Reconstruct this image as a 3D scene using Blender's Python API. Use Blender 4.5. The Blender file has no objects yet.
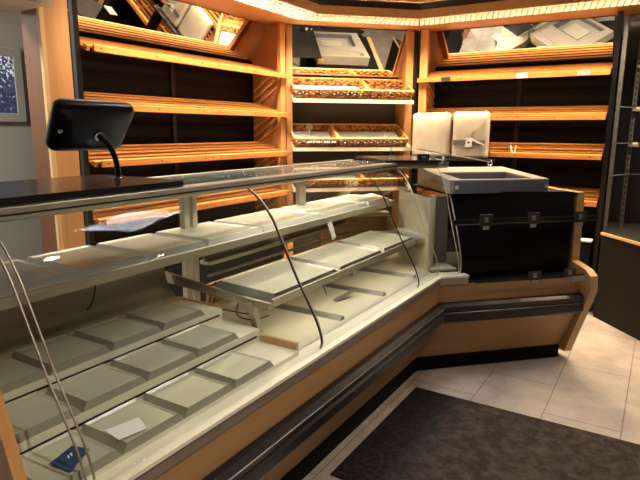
import bpy, bmesh, math, random
from mathutils import Vector, Matrix
random.seed(7)
CAN_W = (58, 31, 68); CEIL_W = 46; LED_W = (3.0, 1.5)     # lamp powers, watts
sc = bpy.context.scene
COL = sc.collection
PI = math.pi
S2 = 2 ** -.5

# ------------------------------------------------------------------ materials
def new_mat(name):
    m = bpy.data.materials.new(name); m.use_nodes = True
    nt = m.node_tree; b = nt.nodes['Principled BSDF']
    return m, nt, b

def setp(b, color=None, rough=None, metal=None, spec=None, coat=None):
    if color is not None: b.inputs['Base Color'].default_value = (*color, 1)
    if rough is not None: b.inputs['Roughness'].default_value = rough
    if metal is not None: b.inputs['Metallic'].default_value = metal
    if spec is not None: b.inputs['Specular IOR Level'].default_value = spec
    if coat is not None: b.inputs['Coat Weight'].default_value = coat

def plain(name, color, rough=.5, metal=0, spec=.5, var=.12, scale=6., coat=None, bump=0.):
    """base colour broken up by a soft noise"""
    m, nt, b = new_mat(name); setp(b, color, rough, metal, spec, coat)
    tc = nt.nodes.new('ShaderNodeTexCoord'); n = nt.nodes.new('ShaderNodeTexNoise')
    n.inputs['Scale'].default_value = scale; n.inputs['Detail'].default_value = 5
    nt.links.new(tc.outputs['Object'], n.inputs['Vector'])
    r = nt.nodes.new('ShaderNodeValToRGB')
    r.color_ramp.elements[0].position = .3; r.color_ramp.elements[1].position = .7
    r.color_ramp.elements[0].color = (*[c * (1 - var) for c in color], 1)
    r.color_ramp.elements[1].color = (*[min(1, c * (1 + var)) for c in color], 1)
    nt.links.new(n.outputs['Fac'], r.inputs['Fac']); nt.links.new(r.outputs['Color'], b.inputs['Base Color'])
    if bump:
        bp = nt.nodes.new('ShaderNodeBump'); bp.inputs['Strength'].default_value = bump; bp.inputs['Distance'].default_value = .01
        nt.links.new(n.outputs['Fac'], bp.inputs['Height']); nt.links.new(bp.outputs['Normal'], b.inputs['Normal'])
    return m

def wood(name, c1, c2, axis=0, rough=.4, scale=1.0, spec=.5):
    """fine grain stretched along one axis"""
    m, nt, b = new_mat(name); setp(b, c1, rough, 0, spec)
    tc = nt.nodes.new('ShaderNodeTexCoord'); mp = nt.nodes.new('ShaderNodeMapping')
    s = [28 * scale] * 3; s[axis] = 1.4 * scale
    mp.inputs['Scale'].default_value = s
    n = nt.nodes.new('ShaderNodeTexNoise'); n.inputs['Scale'].default_value = 1.6; n.inputs['Detail'].default_value = 6
    n.inputs['Distortion'].default_value = .6
    nt.links.new(tc.outputs['Object'], mp.inputs['Vector']); nt.links.new(mp.outputs['Vector'], n.inputs['Vector'])
    r = nt.nodes.new('ShaderNodeValToRGB')
    r.color_ramp.elements[0].position = .32; r.color_ramp.elements[1].position = .68
    r.color_ramp.elements[0].color = (*c2, 1); r.color_ramp.elements[1].color = (*c1, 1)
    nt.links.new(n.outputs['Fac'], r.inputs['Fac']); nt.links.new(r.outputs['Color'], b.inputs['Base Color'])
    return m

def emit(name, color, strength):
    m, nt, b = new_mat(name); setp(b, (.8, .8, .8), .4)
    b.inputs['Emission Color'].default_value = (*color, 1); b.inputs['Emission Strength'].default_value = strength
    m.cycles.emission_sampling = 'NONE'
    return m

def glass(name, tint=(1, 1, 1), ior=1.45, rough=0.0, haze=0., hcol=(.6, .66, .54)):
    """thin architectural glass: clear with a Fresnel reflection"""
    m, nt, b = new_mat(name); nt.nodes.remove(b)
    out = nt.nodes['Material Output']
    tr = nt.nodes.new('ShaderNodeBsdfTransparent'); tr.inputs['Color'].default_value = (*tint, 1)
    gl = nt.nodes.new('ShaderNodeBsdfGlossy'); gl.inputs['Roughness'].default_value = rough
    lw = nt.nodes.new('ShaderNodeLayerWeight'); lw.inputs['Blend'].default_value = .5
    pw = nt.nodes.new('ShaderNodeMath'); pw.operation = 'POWER'; pw.inputs[1].default_value = 5
    r0 = ((ior - 1) / (ior + 1)) ** 2
    fr = nt.nodes.new('ShaderNodeMath'); fr.operation = 'MULTIPLY_ADD'; fr.inputs[1].default_value = 1 - r0; fr.inputs[2].default_value = r0
    nt.links.new(lw.outputs['Facing'], pw.inputs[0]); nt.links.new(pw.outputs[0], fr.inputs[0])
    mx = nt.nodes.new('ShaderNodeMixShader')
    nt.links.new(fr.outputs[0], mx.inputs['Fac']); nt.links.new(tr.outputs['BSDF'], mx.inputs[1])
    nt.links.new(gl.outputs['BSDF'], mx.inputs[2])
    if haze:      # pale diffuse film standing in for the canopy's reflection on the pane
        df = nt.nodes.new('ShaderNodeBsdfDiffuse'); df.inputs['Color'].default_value = (*hcol, 1)
        m2 = nt.nodes.new('ShaderNodeMixShader'); m2.inputs['Fac'].default_value = haze
        nt.links.new(mx.outputs['Shader'], m2.inputs[1]); nt.links.new(df.outputs['BSDF'], m2.inputs[2]); nt.links.new(m2.outputs['Shader'], out.inputs['Surface'])
    else:
        nt.links.new(mx.outputs['Shader'], out.inputs['Surface'])
    return m

M = {}
M['slat'] = wood('shelf_pine', (.60, .235, .055), (.40, .14, .028), 0, .38)
M['beech'] = wood('beech_panel', (.60, .31, .12), (.50, .245, .085), 2, .4, .6)
M['beech_h'] = wood('beech_board', (.64, .34, .14), (.54, .275, .10), 0, .42, .6)
M['counter_wood'] = wood('counter_laminate', (.40, .228, .098), (.33, .182, .075), 0, .42, .5)
M['side'] = wood('side_panel_wood', (.46, .215, .070), (.38, .165, .05), 2, .4, .6)
M['partition'] = wood('partition_wood', (.47, .235, .09), (.40, .19, .07), 2, .35, .6)
M['cleat'] = wood('cleat_pine', (.74, .42, .15), (.64, .33, .11), 1, .4)
M['oak'] = wood('oak_end', (.50, .315, .15), (.43, .26, .115), 2, .42, .6)
M['dark_wood'] = wood('mahogany_edge', (.15, .058, .028), (.11, .042, .02), 2, .3, .6)
M['pale_wood'] = wood('pale_edge', (.66, .45, .22), (.58, .37, .17), 2, .45)
M['backing'] = wood('dark_backing', (.007, .004, .003), (.004, .0025, .002), 0, .55, 1, .12)
M['black'] = plain('black_lacquer', (.006, .006, .007), .28, spec=.5, var=.2)
M['black_film'] = plain('black_sheet', (.004, .004, .0045), .35, spec=.10, var=.2)
M['black_rub'] = plain('black_rubber', (.006, .006, .0075), .36, var=.25, scale=60, bump=.04)
M['black_metal'] = plain('black_metal', (.03, .028, .026), .4, .5, var=.2)
M['worktop'] = plain('black_worktop', (.022, .020, .020), .22, var=.15, scale=3)
M['kick'] = plain('kick_black', (.003, .003, .003), .7, spec=.15)
M['alu'] = plain('aluminium', (.60, .57, .48), .36, .85, var=.06, scale=3)
M['rail_alu'] = plain('rail_aluminium', (.46, .44, .36), .38, .7, var=.08)
M['alu_grey'] = plain('grey_aluminium', (.30, .29, .27), .42, .7, var=.08)
M['steel'] = plain('stainless_steel', (.52, .48, .40), .30, .75, var=.10, scale=4)
M['cream'] = plain('cream_steel', (.68, .64, .50), .32, .0, var=.05, scale=2, coat=.3)
M['tray'] = plain('tray_alu', (.54, .53, .43), .30, .2, var=.06, scale=5)
M['tray_lip'] = plain('tray_pale_rim', (.56, .56, .54), .38, .2, var=.04)
M['rim_grey'] = plain('tray_rim_grey', (.44, .43, .36), .3, .4, var=.05)
M['strip'] = plain('taupe_strip', (.24, .20, .17), .45, .3, var=.08)
M['white_rail'] = plain('cream_rail', (.80, .76, .64), .35, .1, var=.04)
M['glass'] = glass('clear_glass', (.972, .985, .972), 1.38)
M['glass_top'] = glass('green_glass', (.86, .90, .84), 1.5, 0., .10)
M['mirror'], _nt, _b = new_mat('mirror'); setp(_b, (.86, .86, .84), .015, 1)
M['wicker'] = None
M['white'] = plain('white_plastic', (.78, .77, .74), .4, var=.03)
M['paper'] = plain('white_paper', (.82, .82, .84), .7, var=.03, scale=20)
M['tub'] = plain('grey_tub', (.40, .375, .33), .42, .1, var=.04)
M['tub_blue'] = plain('bluegrey_facing', (.15, .16, .21), .4, .1, var=.05)
M['bag'] = plain('taupe_paper', (.60, .54, .45), .55, var=.08, scale=9, bump=.15)
M['wrap'] = glass('plastic_wrap', (.93, .92, .90), 1.5, .12)
M['band'] = plain('grey_band', (.16, .16, .19), .5, var=.4, scale=90)
M['label_dark'] = plain('dark_label', (.028, .026, .025), .35)
M['label_mark'] = plain('label_print', (.60, .55, .36), .5)
M['clear_clip'] = plain('grey_clip', (.26, .25, .24), .3)
M['navy'] = plain('navy_card', (.022, .05, .14), .4)
M['yellow'] = plain('yellow_sticker', (.75, .58, .04), .5)
M['wall'] = plain('greige_paint', (.40, .385, .34), .7, var=.04, scale=2)
M['wall_dark'] = plain('brown_paint', (.10, .085, .075), .75, var=.08, scale=2)
M['ceil'] = plain('ceiling_paint', (.45, .42, .38), .8, var=.03)
M['galv'] = plain('galvanised', (.36, .36, .35), .4, .8, var=.2, scale=25)
M['post'] = plain('grey_post', (.10, .10, .10), .45, .6, var=.25, scale=25)
M['plinth'] = plain('plinth_brown', (.010, .0075, .005), .65, spec=.2, var=.2, scale=14)
M['chrome'] = plain('chrome', (.7, .7, .7), .15, 1, var=.02)
M['lintel'] = wood('pale_lintel', (.50, .42, .32), (.44, .36, .27), 0, .5, .4)

def make_wicker():
    m, nt, b = new_mat('wicker'); setp(b, (.5, .25, .08), .5)
    tc = nt.nodes.new('ShaderNodeTexCoord'); n = nt.nodes.new('ShaderNodeTexNoise')
    n.inputs['Scale'].default_value = 30; n.inputs['Detail'].default_value = 2
    nt.links.new(tc.outputs['Object'], n.inputs['Vector'])
    r = nt.nodes.new('ShaderNodeValToRGB')
    r.color_ramp.elements[0].position = .35; r.color_ramp.elements[1].position = .65
    r.color_ramp.elements[0].color = (.10, .030, .006, 1); r.color_ramp.elements[1].color = (.70, .33, .09, 1)
    nt.links.new(n.outputs['Fac'], r.inputs['Fac']); nt.links.new(r.outputs['Color'], b.inputs['Base Color'])
    return m
M['wicker'] = make_wicker()
M['wicker_rim'] = plain('wicker_rim', (.70, .40, .14), .5, var=.2, scale=40)

def make_floor():
    m, nt, b = new_mat('floor_tiles'); setp(b, rough=.42)
    tc = nt.nodes.new('ShaderNodeTexCoord'); mp = nt.nodes.new('ShaderNodeMapping')
    mp.inputs['Location'].default_value = (-.40, -.04, 0)
    br = nt.nodes.new('ShaderNodeTexBrick'); br.offset = .5
    br.inputs['Scale'].default_value = 1; br.inputs['Brick Width'].default_value = .8; br.inputs['Row Height'].default_value = .4
    br.inputs['Mortar Size'].default_value = .0035; br.inputs['Mortar Smooth'].default_value = .1
    br.inputs['Color1'].default_value = (.46, .405, .35, 1); br.inputs['Color2'].default_value = (.43, .38, .33, 1)
    br.inputs['Mortar'].default_value = (.21, .18, .155, 1)
    n = nt.nodes.new('ShaderNodeTexNoise'); n.inputs['Scale'].default_value = 3.2; n.inputs['Detail'].default_value = 8; n.inputs['Roughness'].default_value = .65
    r = nt.nodes.new('ShaderNodeValToRGB'); r.color_ramp.elements[0].position = .32; r.color_ramp.elements[1].position = .68; r.color_ramp.elements[0].color = (.68, .67, .69, 1); r.color_ramp.elements[1].color = (1.18, 1.16, 1.13, 1)
    mx = nt.nodes.new('ShaderNodeMixRGB'); mx.blend_type = 'MULTIPLY'; mx.inputs['Fac'].default_value = 1
    L = nt.links.new
    L(tc.outputs['Object'], mp.inputs['Vector']); L(mp.outputs['Vector'], br.inputs['Vector']); L(tc.outputs['Object'], n.inputs['Vector'])
    L(n.outputs['Fac'], r.inputs['Fac']); L(br.outputs['Color'], mx.inputs['Color1']); L(r.outputs['Color'], mx.inputs['Color2'])
    L(mx.outputs['Color'], b.inputs['Base Color'])
    return m
M['floor'] = make_floor()

def make_carpet():
    m, nt, b = new_mat('mat_pile'); setp(b, rough=.95, spec=.15)
    tc = nt.nodes.new('ShaderNodeTexCoord'); L = nt.links.new
    n1 = nt.nodes.new('ShaderNodeTexNoise'); n1.inputs['Scale'].default_value = 55; n1.inputs['Detail'].default_value = 3
    n2 = nt.nodes.new('ShaderNodeTexNoise'); n2.inputs['Scale'].default_value = 13; n2.inputs['Detail'].default_value = 9; n2.inputs['Roughness'].default_value = .72
    for n in (n1, n2): L(tc.outputs['Object'], n.inputs['Vector'])
    r1 = nt.nodes.new('ShaderNodeValToRGB'); r1.color_ramp.elements[0].color = (.007, .006, .006, 1); r1.color_ramp.elements[1].color = (.024, .020, .018, 1); r1.color_ramp.elements[0].position = .35; r1.color_ramp.elements[1].position = .68
    r2 = nt.nodes.new('ShaderNodeValToRGB'); r2.color_ramp.elements[0].position = .44; r2.color_ramp.elements[1].position = .66
    r2.color_ramp.elements[0].color = (0, 0, 0, 1); r2.color_ramp.elements[1].color = (1, 1, 1, 1)
    L(n1.outputs['Fac'], r1.inputs['Fac']); L(n2.outputs['Fac'], r2.inputs['Fac'])
    # worn, dusty walking lane; darker band by the counter is partly painted shade
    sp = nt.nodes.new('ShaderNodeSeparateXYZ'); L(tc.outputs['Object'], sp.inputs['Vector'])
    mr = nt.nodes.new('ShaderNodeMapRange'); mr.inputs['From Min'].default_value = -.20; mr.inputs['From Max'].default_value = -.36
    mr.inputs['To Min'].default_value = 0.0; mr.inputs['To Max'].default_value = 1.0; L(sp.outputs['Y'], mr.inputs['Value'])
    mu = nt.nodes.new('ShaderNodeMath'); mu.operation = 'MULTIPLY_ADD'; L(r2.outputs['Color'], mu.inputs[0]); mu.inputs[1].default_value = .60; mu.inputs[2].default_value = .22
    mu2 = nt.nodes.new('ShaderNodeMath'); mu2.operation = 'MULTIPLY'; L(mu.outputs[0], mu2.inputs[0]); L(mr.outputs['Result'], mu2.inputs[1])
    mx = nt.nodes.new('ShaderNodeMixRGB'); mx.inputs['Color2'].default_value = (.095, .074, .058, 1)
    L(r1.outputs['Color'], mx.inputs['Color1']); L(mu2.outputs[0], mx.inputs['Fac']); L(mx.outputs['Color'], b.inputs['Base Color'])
    bp = nt.nodes.new('ShaderNodeBump'); bp.inputs['Strength'].default_value = .5; bp.inputs['Distance'].default_value = .004
    L(n1.outputs['Fac'], bp.inputs['Height']); L(bp.outputs['Normal'], b.inputs['Normal'])
    return m
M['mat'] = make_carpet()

def make_frost():
    """night window: dark blue with a scatter of white flecks towards its top"""
    m, nt, b = new_mat('frosted_pane'); setp(b, (.03, .04, .06), .15)
    L = nt.links.new
    tc = nt.nodes.new('ShaderNodeTexCoord'); v = nt.nodes.new('ShaderNodeTexNoise')
    v.inputs['Scale'].default_value = 42; v.inputs['Detail'].default_value = 4; L(tc.outputs['Object'], v.inputs['Vector'])
    sp = nt.nodes.new('ShaderNodeSeparateXYZ'); L(tc.outputs['Object'], sp.inputs['Vector'])
    mr = nt.nodes.new('ShaderNodeMapRange'); mr.inputs['From Min'].default_value = .15; mr.inputs['From Max'].default_value = .34
    mr.inputs['To Min'].default_value = -.05; mr.inputs['To Max'].default_value = .13; L(sp.outputs['Z'], mr.inputs['Value'])
    ad = nt.nodes.new('ShaderNodeMath'); ad.operation = 'ADD'; L(v.outputs['Fac'], ad.inputs[0]); L(mr.outputs['Result'], ad.inputs[1])
    r = nt.nodes.new('ShaderNodeValToRGB'); e = r.color_ramp.elements
    e[0].position = .40; e[0].color = (.035, .045, .085, 1); e[1].position = .72; e[1].color = (.75, .80, .9, 1)
    x = e.new(.60); x.color = (.075, .095, .16, 1)
    L(ad.outputs[0], r.inputs['Fac']); L(r.outputs['Color'], b.inputs['Base Color'])
    L(r.outputs['Color'], b.inputs['Emission Color']); b.inputs['Emission Strength'].default_value = .45
    return m
M['frost'] = make_frost()
M['tube_cool'] = emit('cool_tube', (1, .94, .90), 60)
M['tube_warm'] = emit('warm_tube', (1, .80, .54), 48)
M['ceiling_tube'] = emit('ceiling_tube', (.93, .95, 1), 26)
M['led'] = emit('led', (1, .86, .64), 20)
M['louvre'] = plain('grey_louvre', (.30, .27, .21), .35, .2, var=.03)
M['passage'] = emit('passage_lamp', (1, .93, .82), 8)
M['lamp'] = emit('downlight_lens', (1, .88, .72), 60)

# ------------------------------------------------------------------ geometry helpers
class Frame:
    def __init__(self, deg): self.a = math.radians(deg); self.m = Matrix.Rotation(self.a, 4, 'Z')
    def w(self, p): return self.m @ Vector(p)
FA, FB, FC = Frame(0), Frame(-45), Frame(-90)
# A: x along the long counter, y towards the shelves.  B: turned 45 degrees.  C: turned 90 degrees.

class Root:
    """an Empty at the base of a thing; parts are given in the frame's coordinates"""
    def __init__(self, name, frame, base, label, cat, group=None):
        self.f = frame; self.base = Vector(base)
        o = bpy.data.objects.new(name, None); COL.objects.link(o)
        o.location = frame.w(base); o.rotation_euler = (0, 0, frame.a); o.empty_display_size = .1
        self.o = o; tag(o, label, cat, group)

def tag(o, label=None, cat=None, group=None, kind=None):
    if label: o['label'] = label
    if cat: o['category'] = cat
    if group: o['group'] = group
    if kind: o['kind'] = kind
    return o

class MB:
    def __init__(self): self.v = []; self.f = []; self.smooth = []
    def add(self, vs, fs, sm=False):
        n = len(self.v); self.v += [tuple(p) for p in vs]
        for f in fs: self.f.append([i + n for i in f]); self.smooth.append(sm)
        return self
    def box(self, x0, x1, y0, y1, z0, z1):
        x0, x1 = sorted((x0, x1)); y0, y1 = sorted((y0, y1)); z0, z1 = sorted((z0, z1))
        return self.add([(x0, y0, z0), (x1, y0, z0), (x1, y1, z0), (x0, y1, z0), (x0, y0, z1), (x1, y0, z1), (x1, y1, z1), (x0, y1, z1)],
                        [(0, 3, 2, 1), (4, 5, 6, 7), (0, 1, 5, 4), (1, 2, 6, 5), (2, 3, 7, 6), (3, 0, 4, 7)])
    def beam(self, p, q, w, h, up=(0, 0, 1)):
        """rectangular bar from p to q"""
        p, q = Vector(p), Vector(q); d = (q - p).normalized(); up = Vector(up)
        s = d.cross(up).normalized(); u = s.cross(d)
        vs = [c + s * a * w / 2 + u * b * h / 2 for c in (p, q) for a, b in ((-1, -1), (1, -1), (1, 1), (-1, 1))]
        return self.add(vs, [(0, 1, 2, 3), (7, 6, 5, 4), (0, 4, 5, 1), (1, 5, 6, 2), (2, 6, 7, 3), (3, 7, 4, 0)])
    def prism_yz(self, poly, x0, x1, x0b=None, x1b=None):
        """poly of (y,z) extruded along x; ends may be given as functions of y (mitres)"""
        f0 = x0 if callable(x0) else (lambda y: x0); f1 = x1 if callable(x1) else (lambda y: x1)
        n = len(poly)
        vs = [(f0(y), y, z) for y, z in poly] + [(f1(y), y, z) for y, z in poly]
        fs = [tuple(range(n))[::-1], tuple(range(n, 2 * n))] + [(i, (i + 1) % n, n + (i + 1) % n, n + i) for i in range(n)]
        return self.add(vs, fs)
    def prism_xz(self, poly, y0, y1):
        n = len(poly)
        vs = [(x, y0, z) for x, z in poly] + [(x, y1, z) for x, z in poly]
        return self.add(vs, [tuple(range(n)), tuple(range(n, 2 * n))[::-1]] + [((i + 1) % n, i, n + i, n + (i + 1) % n) for i in range(n)])
    def prism_xy(self, poly, z0, z1):
        n = len(poly)
        vs = [(x, y, z0) for x, y in poly] + [(x, y, z1) for x, y in poly]
        return self.add(vs, [tuple(range(n))[::-1], tuple(range(n, 2 * n))] + [(i, (i + 1) % n, n + (i + 1) % n, n + i) for i in range(n)])
    def sheet(self, prof, x0, x1, t):
        """profile of (y,z) swept along x as a sheet of thickness t (outer side as given)"""
        n = len(prof); inner = []
        for i, (y, z) in enumerate(prof):
            a = prof[max(0, i - 1)]; b = prof[min(n - 1, i + 1)]
            d = Vector((b[0] - a[0], b[1] - a[1])).normalized(); nn = Vector((-d.y, d.x))
            inner.append((y + nn.x * t, z + nn.y * t))
        f0 = x0 if callable(x0) else (lambda y: x0); f1 = x1 if callable(x1) else (lambda y: x1)
        vs = [(f0(y), y, z) for y, z in prof] + [(f1(y), y, z) for y, z in prof] + [(f0(y), y, z) for y, z in inner] + [(f1(y), y, z) for y, z in inner]
        fo = [(i, i + 1, n + i + 1, n + i) for i in range(n - 1)]
        fi = [(2 * n + i + 1, 2 * n + i, 3 * n + i, 3 * n + i + 1) for i in range(n - 1)]
        e = []
        for i in range(n - 1):
            e += [(i + 1, i, 2 * n + i, 2 * n + i + 1), (n + i, n + i + 1, 3 * n + i + 1, 3 * n + i)]
        e += [(0, n, 3 * n, 2 * n), (n - 1, 3 * n - 1, 4 * n - 1, 2 * n - 1)]
        self.add(vs, fo + fi, True)
        return self.add(vs, e)          # rims on their own vertices, so the sheet's shading stays clean
    def tube(self, path, r, seg=8, cap=True):
        pts = [Vector(p) for p in path]; n = len(pts); rings = []
        prev = None
        for i, p in enumerate(pts):
            d = (pts[min(n - 1, i + 1)] - pts[max(0, i - 1)]).normalized()
            ref = prev if prev else (Vector((0, 0, 1)) if abs(d.z) < .9 else Vector((1, 0, 0)))
            s = d.cross(ref).normalized(); u = s.cross(d).normalized(); prev = u
            rr = r[i] if isinstance(r, (list, tuple)) else r
            rings.append([p + (s * math.cos(2 * PI * k / seg) + u * math.sin(2 * PI * k / seg)) * rr for k in range(seg)])
        vs = [q for ring in rings for q in ring]; fs = []
        for i in range(n - 1):
            for k in range(seg):
                fs.append((i * seg + k, (i + 1) * seg + k, (i + 1) * seg + (k + 1) % seg, i * seg + (k + 1) % seg))
        self.add(vs, fs, True)
        if cap:
            b = len(self.v) - len(vs)
            self.f.append([b + k for k in range(seg)]); self.smooth.append(False)
            self.f.append([b + (n - 1) * seg + k for k in range(seg)][::-1]); self.smooth.append(False)
        return self
    def disc(self, c, axis, r, h, seg=20):
        c = Vector(c); a = Vector(axis).normalized()
        return self.tube([c, c + a * h], r, seg)
    def build(self, name, mat, root=None, parent=None, bevel=0, frame=None, base=None, seg=2, label=None):
        f = root.f if root else (frame or FA); b = root.base if root else Vector(base or (0, 0, 0))
        me = bpy.data.meshes.new(name)
        me.from_pydata([tuple(Vector(p) - b) for p in self.v], [], self.f)
        for p, s in zip(me.polygons, self.smooth): p.use_smooth = s
        bm = bmesh.new(); bm.from_mesh(me); bmesh.ops.recalc_face_normals(bm, faces=bm.faces); bm.to_mesh(me); bm.free()
        me.materials.append(mat)
        o = bpy.data.objects.new(name, me); COL.objects.link(o)
        if root:
            o.parent = parent or root.o
        else:
            o.location = f.w(b); o.rotation_euler = (0, 0, f.a)
        if bevel:
            md = o.modifiers.new('bevel', 'BEVEL'); md.width = bevel; md.segments = seg; md.limit_method = 'ANGLE'; md.angle_limit = math.radians(40)
        if label: o['label'] = label
        return o

def single(name, mb, mat, frame, base, label, cat, group=None, bevel=0):
    return tag(mb.build(name, mat, frame=frame, base=base, bevel=bevel), label, cat, group)
def struct(name, mb, mat, base=(0, 0, 0), frame=FA, bevel=0):
    return tag(mb.build(name, mat, frame=frame, base=base, bevel=bevel), kind='structure')
def dup(root_obj):
    r = root_obj.copy(); COL.objects.link(r)
    for ch in list(root_obj.children):
        c = ch.copy(); COL.objects.link(c); c.parent = r
        for g in ch.children:
            d = g.copy(); COL.objects.link(d); d.parent = c
    return r

# ------------------------------------------------------------------ the room
struct('floor', MB().box(-3, 7.5, -4, 8, -.05, 0), M['floor'])
struct('ceiling', MB().box(-3, 7.5, -4, 8, 2.95, 3.0), M['ceil'])
struct('wall_right', MB().box(7.4, 7.5, -4, 8, 0, 2.95), M['wall_dark'])
struct('wall_back', MB().box(-3, 7.4, 7.9, 8, 0, 2.95), M['wall_dark'])
struct('wall_left', MB().box(-3, -2.9, -4, 7.9, 0, 2.95), M['wall'])
struct('wall_front', MB().box(-2.9, 7.4, -4, -3.9, 0, 2.95), M['wall'])
# side room wall with a door seen past the shelving's end
WY = 4.6
struct('wall_passage', MB().box(-2.9, 2.9, WY, WY + .1, 0, 2.95), M['wall'])
dr = Root('door_1', FA, (1.95, WY, 0), None, None)
dr.o['kind'] = 'structure'
del_keys = [k for k in ('label', 'category') if k in dr.o]
for k in del_keys: del dr.o[k]
MB().box(1.95, 2.82, WY - .045, WY - .002, 0.01, 2.42).build('door_leaf', M['wall'], dr, bevel=.004)
fr = MB()
wx0, wx1, wz0, wz1 = 2.16, 2.665, 1.72, 2.16
fr.box(wx0 - .07, wx0, WY - .065, WY - .046, wz0 - .07, wz1 + .07).box(wx1, wx1 + .07, WY - .065, WY - .046, wz0 - .07, wz1 + .07)
fr.box(wx0, wx1, WY - .065, WY - .046, wz0 - .07, wz0).box(wx0, wx1, WY - .065, WY - .046, wz1, wz1 + .07)
fr.build('window_frame', M['wall'], dr, bevel=.004)
gp = MB().box(-.2525, .2525, -.004, .004, 0, .44).build('window_pane', M['frost'])
gp.parent = dr.o; gp.location = (2.4125 - 1.95, -.053, 1.72)

# wooden partition and lintel at the left end of the shelving
pt = Root('partition_panel', FA, (2.05, 3.08, 0), 'tall reddish wooden partition panel with pale edge strip, left of the black shelf post', 'panel')
MB().box(2.000, 2.165, 3.08, 3.11, 0, 2.6).build('front_board', M['partition'], pt)
MB().box(1.980, 1.999, 3.085, 3.25, 0, 2.33).build('jamb_board', M['dark_wood'], pt)
MB().box(1.972, 1.999, 3.06, 3.084, 0, 2.33).build('edge_strip', M['pale_wood'], pt)
ln = Root('lintel_box', FA, (1.5, 3.0, 2.33), 'pale boxed lintel over the passage at the upper left corner', 'lintel')
MB().box(-.8, 1.972, 2.94, 2.97, 2.255, 2.62).build('front_board', M['lintel'], ln)
MB().box(-.8, 1.950, 2.972, 3.30, 2.255, 2.28).build('underside_board', M['lintel'], ln)

# ------------------------------------------------------------------ shelving units
TILT = math.tan(math.radians(18))
def shelf(root, x0, x1, y, zlip, joints, depth=.37, lip=.042, prot=0, nsl=5, leftcut=False):
    """slatted bread shelf leaning down to its front rail; each section is a part"""
    xs = [x0] + list(joints) + [x1]
    for a, b in zip(xs[:-1], xs[1:]):
        s = MB(); n = nsl; w = (depth - .03) / n
        th = math.atan(TILT)
        def P(x, u, v):  # u up the slope, v normal to it
            return (x, y + .022 + u * math.cos(th) - v * math.sin(th), zlip + .014 + u * math.sin(th) + v * math.cos(th))
        for k in range(n):
            u0 = .002 + k * w; u1 = u0 + w - .030
            q = [P(x, u, v) for x in (a + .003, b - .003) for u, v in ((u0, .008), (u1, .008), (u1, .021), (u0, .021))]
            s.add(q, [(0, 3, 2, 1), (4, 5, 6, 7), (0, 1, 5, 4), (1, 2, 6, 5), (2, 3, 7, 6), (3, 0, 4, 7)])
        for xx in (a + .003, b - .024, (a + b) / 2):
            q = [P(x, u, v) for x in (xx, xx + .021) for u, v in ((0, -.012), (depth - .01, -.012), (depth - .01, .0055), (0, .0055))]
            s.add(q, [(0, 3, 2, 1), (4, 5, 6, 7), (0, 1, 5, 4), (1, 2, 6, 5), (2, 3, 7, 6), (3, 0, 4, 7)])
        sh = s.build('slatted_shelf', M['slat'], root)
        MB().box(a + (.04 if a == x0 and leftcut else .001), b - .001, y, y + .020, zlip, zlip + lip).build('front_rail', M['slat'], root, sh, bevel=.002)
        for xx in (a + .09, (a + b) / 2, b - .09):
            MB().disc((xx, y + .001, zlip + lip * .55), (0, -1, 0), .0055, .003, 10).build('screw', M['black_metal'], root, sh)

def cleats(root, x, y0, y1, zs, side):
    m = MB()
    for z in zs:
        for k in range(3):
            za = z + .055 + k * .072
            m.beam((x + side * .006, y1 - .03, za - .02), (x + side * .006, y0 + .05, za + .115), .012, .014)
    return m.build('side_cleats', M['slat'], root)

def unit(name, frame, x0, x1, y, lips, label, joints, left_side, right_side, back=.43):
    rt = Root(name, frame, ((x0 + x1) / 2, y + .2, 0), label, 'shelving unit')
    yb = y + back
    MB().box(x0 + .02, x1 - .02, yb, yb + .02, .05, 2.235).build('back_panel', M['backing'], rt)
    bt = MB()
    for zl in lips[1:]:
        for dz in (.17, .255): bt.box(x0 + .04, x1 - .04, yb - .006, yb - .001, zl + dz, zl + dz + .018)
    bt.build('back_batten', M['backing'], rt)
    up = MB()
    for j in joints: up.box(j - .02, j + .02, yb - .018, yb - .0065, .05, 2.2)
    if joints: up.build('black_upright', M['black'], rt)
    for zl in lips: shelf(rt, x0, x1, y, zl, joints, leftcut=(left_side == 'black'))
    MB().box(x0 + .05, x1 - .05, y + .06, yb - .01, .02, .55).build('base_cabinet', M['kick'], rt)
    th = math.radians(22.5); zb = 2.242; L_ = .345
    b = MB(); p = Vector((0, y + .385, zb)); q = p + Vector((0, -math.sin(th) * L_, math.cos(th) * L_)); nrm = Vector((0, math.cos(th), math.sin(th))) * .006
    vs = [(x, *(c[1:])) for x in (x0 + .03, x1 - .03) for c in (p, q, q + nrm, p + nrm)]
    b.add(vs, [(0, 1, 2, 3), (7, 6, 5, 4), (0, 4, 5, 1), (1, 5, 6, 2), (2, 6, 7, 3), (3, 7, 4, 0)])
    b.build('tilted_mirror', M['mirror'], rt)
    for s, x, kind in ((1, x0, left_side), (-1, x1, right_side)):
        if kind == 'wood':
            o = MB().box(x + s * .002, x + s * .022, y + .10, yb + .02, .05, 2.56).build('side_panel', M['side'], rt)
            MB().box(x - s * .002, x + s * .075, y + .06, y + .10, .02, 2.56).build('front_post', M['beech'], rt, bevel=.003)
            c = MB()
            for z in lips[1:] + [lips[-1] - .34]:
                for k in range(3):
                    za = z + .10 + k * .075
                    c.beam((x + s * .030, yb - .02, za), (x + s * .030, y + .12, za + .19), .014, .020)
            c.build('side_cleats', M['cleat'], rt)
        else:
            MB().box(x - s * .045, x - s * .008, y + .07, y + .10, .02, 2.56).build('front_post', M['black'], rt)
            MB().box(x - s * .008 - s * .02, x - s * .008, y + .10, yb + .02, .05, 2.3).build('side_panel', M['backing'], rt)
    return rt

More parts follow.
